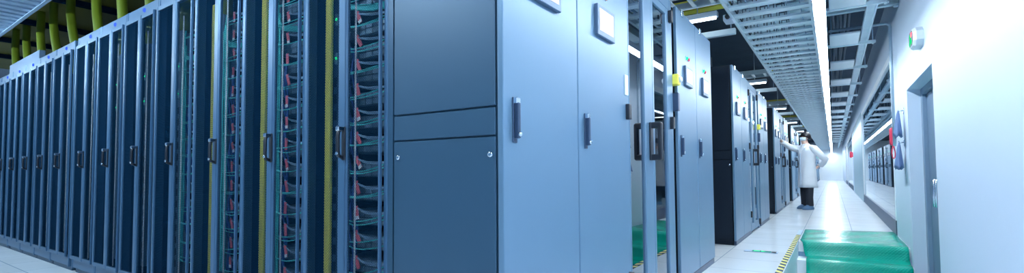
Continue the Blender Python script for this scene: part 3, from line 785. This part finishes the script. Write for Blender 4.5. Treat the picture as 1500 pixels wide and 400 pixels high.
# ------------------------------------------------------------------ the person
def person():
    t = thing('person', 'person in white lab coat, mask and black trousers reaching to a cabinet screen', 'person', (-.50, 12.92, 0), rz=math.radians(131.4))
    V = []; E = []; Rr = []
    def v(p, r, par=None):
        V.append(Vector(p)); Rr.append(r if isinstance(r, tuple) else (r, r))
        if par is not None: E.append((par, len(V)-1))
        return len(V)-1
    pel = v((0, 0, .93), (.15, .115)); sp = v((0, -.005, 1.10), (.135, .10), pel); ch = v((0, .0, 1.28), (.155, .115), sp)
    nb = v((0, .0, 1.445), (.075, .07), ch); nk = v((.0, .015, 1.51), (.052, .054), nb)
    h1 = v((.012, .035, 1.585), (.066, .078), nk); h2 = v((.012, .025, 1.665), (.078, .092), h1); h3 = v((.010, .012, 1.705), (.055, .068), h2)
    def limb(pts, par):
        for p, r in pts: par = v(p, r, par)
        return par
    hips = []
    for s in (1, -1):
        fy = .0 if s > 0 else .07
        limb([((s*.085, 0, .84), .090), ((s*.105, .02+fy*.3, .50), .058), ((s*.115, -.01+fy, .28), .050), ((s*.12, -.02+fy, .09), .036), ((s*.125, .03+fy, .05), .036), ((s*.13, .12+fy, .035), .028)], pel)
    # right arm reaching, left arm bent behind the hip
    wr = limb([((.155, .01, 1.40), .062), ((.21, .06, 1.385), .055), ((.135, .345, 1.455), .040), ((.03, .60, 1.565), .028)], nb)
    def hand(w, o, d, n, sd, curl):
        d = Vector(d).normalized(); n = Vector(n).normalized(); side = d.cross(n)*sd
        pm = v(V[w]+d*.05, (.030, .016), w); kn = v(V[w]+d*.085, (.032, .014), pm)
        for q, (off, ln) in enumerate(((-.028, .068), (-.010, .078), (.009, .072), (.027, .056))):
            p = V[w]+d*.09+side*off; a = v(p, .0085, kn); p1 = p+d*ln*.45+n*curl*.012; a1 = v(p1, .008, a); p2 = p1+d*ln*.5*(1-curl*.5)+n*curl*.03; v(p2, .0065, a1)
        p = V[w]+d*.03-side*.032; a = v(p, .0105, pm); p1 = p+d*.03-side*.02; a1 = v(p1, .0095, a); v(p1+d*.028-side*.004+n*.01, .008, a1)
    hand(wr, None, (-.62, .70, .30), (-.3, .3, -.9), 1, .35)
    wl = limb([((-.155, -.01, 1.40), .062), ((-.215, -.03, 1.37), .055), ((-.33, -.18, 1.13), .042), ((-.17, -.20, 1.0), .029)], nb)
    hand(wl, None, (.85, .0, -.35), (.2, .9, .2), -1, .5)
    # ears and nose
    for s in (1, -1): v((.012+s*.080, .012, 1.650), (.006, .013), h2)
    v((.02, .135, 1.640), (.012, .012), h1)
    me = bpy.data.meshes.new('body'); me.from_pydata(V, E, []); me.materials.append(M['skin'])
    o = bpy.data.objects.new('body', me); COL.objects.link(o); o.parent = t
    sk = o.modifiers.new('Skin', 'SKIN'); sk.use_smooth_shade = True; sk.branch_smoothing = .4
    ly = me.skin_vertices[0].data if me.skin_vertices else None
    if ly is None:
        bm = bmesh.new(); bm.from_mesh(me); bm.verts.layers.skin.verify(); bm.to_mesh(me); bm.free(); ly = me.skin_vertices[0].data
    for i, r in enumerate(Rr): ly[i].radius = r; ly[i].use_root = (i == 0)
    ss = o.modifiers.new('Subdivision', 'SUBSURF'); ss.levels = 1; ss.render_levels = 1
    # clothing
    def ell(cx, cy, z, rx, ry, n=28, fold=0, ph=0):
        return [(cx+rx*math.cos(2*PI*k/n)*(1+fold*math.sin(6*2*PI*k/n+ph)), cy+ry*math.sin(2*PI*k/n)*(1+fold*math.sin(7*2*PI*k/n+ph)), z) for k in range(n)]
    b = MB()
    b.loft([ell(0, -.01, .50, .212, .190, fold=.085), ell(0, -.005, .58, .210, .184, fold=.075), ell(0, 0, .72, .205, .174, fold=.06), ell(0, 0, .90, .198, .164, fold=.035), ell(0, -.005, 1.05, .184, .150, fold=.03, ph=1),
            ell(0, -.005, 1.20, .198, .152, fold=.015), ell(0, 0, 1.33, .212, .150), ell(0, 0, 1.40, .205, .130), ell(0, .0, 1.445, .155, .10), ell(0, .01, 1.485, .085, .082), ell(0, .012, 1.50, .078, .078)])
    b.tube([(.13, .0, 1.405), (.20, .04, 1.395), (.175, .20, 1.415), (.14, .335, 1.452), (.085, .46, 1.51), (.035, .59, 1.562)], [.075, .085, .076, .066, .058, .052], 14)
    b.tube([(-.13, -.0, 1.405), (-.205, -.02, 1.385), (-.27, -.10, 1.26), (-.335, -.185, 1.13), (-.26, -.20, 1.06), (-.18, -.205, 1.0)], [.075, .086, .076, .072, .060, .054], 14)
    coat = b.build('lab_coat', M['coat'], t)
    b = MB()
    for s in (1, -1):
        b.loft([[(s*.02, .105, 1.485), (s*.085, .055, 1.505), (s*.095, .03, 1.475), (s*.07, .125, 1.40), (s*.012, .155, 1.28)],
                [(s*.02, .118, 1.487), (s*.088, .066, 1.51), (s*.105, .036, 1.477), (s*.075, .140, 1.40), (s*.012, .168, 1.28)]], smooth=False)
    b.build('collar', M['coat'], coat)
    b = MB(); b.box(-.0025, .0025, .152, .176, .55, 1.28); b.build('front_seam', M['housing'], coat)
    b = MB()
    for s in (1, -1):
        fy = .0 if s > 0 else .07
        b.tube([(s*.078, 0, .88), (s*.088, .01, .70), (s*.10, .01+fy*.3, .50), (s*.113, -.005+fy*.9, .28), (s*.12, -.015+fy, .085)], [.090, .086, .082, .078, .076], 16)
    b.build('trousers', M['trouser'], t)
    for s in (1, -1):
        fy = .0 if s > 0 else .07
        b = MB(); cx, cy = s*.125, fy
        b.loft([ell(cx, cy+.035, .002, .052, .142), ell(cx, cy+.035, .03, .058, .148), ell(cx, cy+.025, .065, .054, .125), ell(cx, cy-.005, .10, .05, .075), ell(cx, cy-.012, .13, .046, .056)])
        b.build('shoe_cover', M['shoecover'], t)
    # hair: cap hugging the skull, open at the face
    b = MB(); rings = []
    c = Vector((.012, .004, 1.668))
    for q in range(9):
        ph = PI*.5*(q/8)*1.25
        ring = []
        for k in range(24):
            a = 2*PI*k/24; front = max(0, math.sin(a))
            pe = ph*(1-.50*front**1.5)
            ring.append(c+Vector((.099*math.sin(pe)*math.cos(a), .118*math.sin(pe)*math.sin(a), .125*math.cos(pe)+.005*math.sin(5*a))))
        rings.append(ring)
    b.loft(rings[1:]); b.build('hair', M['hair'], t)
    b = MB(); rings = []
    for z, r, f in ((1.575, .062, .118), (1.60, .072, .132), (1.63, .076, .145), (1.655, .072, .128)):
        rings.append([(.012+r*math.cos(a)*1.0, .035+(f-.035)*math.sin(a), z) for a in [PI*.06+PI*.88*k/12 for k in range(13)]])
    b.loft(rings, closed=False, cap=False); mk = b.build('face_mask', M['mask'], t); s = mk.modifiers.new('Solidify', 'SOLIDIFY'); s.thickness = .003
    for s in (1, -1):
        b = MB(); b.lathe((.012+s*.032, .108, 1.678), [(.003, -.005), (.007, -.003), (.008, 0), (.006, .004)], 10, axis='y'); b.build('eye', M['hair'], t)
    return t
person()

# ------------------------------------------------------------------ added blue ambient fill from the open side behind, camera, view
w = bpy.data.worlds.new('World'); SC.world = w; w.use_nodes = True
bg = w.node_tree.nodes['Background']; bg.inputs[0].default_value = (.26, .58, 1, 1); bg.inputs[1].default_value = .40

cam = bpy.data.cameras.new('Camera'); co = bpy.data.objects.new('Camera', cam); COL.objects.link(co)
cam.sensor_width = 36; cam.sensor_fit = 'HORIZONTAL'; cam.lens = 36*697.02/1500; cam.shift_y = 23.52/1500; cam.clip_start = .05; cam.clip_end = 200
yaw, pit, rol = .5932, .0407, .0071
Rv = Vector((math.cos(yaw), math.sin(yaw), 0)); Fh = Vector((-math.sin(yaw), math.cos(yaw), 0)); Z = Vector((0, 0, 1))
Fw = Fh*math.cos(pit)+Z*math.sin(pit); U = Z*math.cos(pit)-Fh*math.sin(pit)
R2 = Rv*math.cos(rol)-U*math.sin(rol); U2 = Rv*math.sin(rol)+U*math.cos(rol)
mw = Matrix((R2, U2, -Fw)).transposed().to_4x4(); mw.translation = Vector((0, 0, .9054))
co.matrix_world = mw; SC.camera = co

SC.view_settings.view_transform = 'Standard'; SC.view_settings.look = 'None'
SC.view_settings.exposure = 0.0; SC.view_settings.gamma = 1.0; SC.view_settings.use_curve_mapping = False
SC.cycles.use_denoising = True; SC.cycles.max_bounces = 10; SC.cycles.transparent_max_bounces = 24; SC.cycles.sample_clamp_indirect = 8
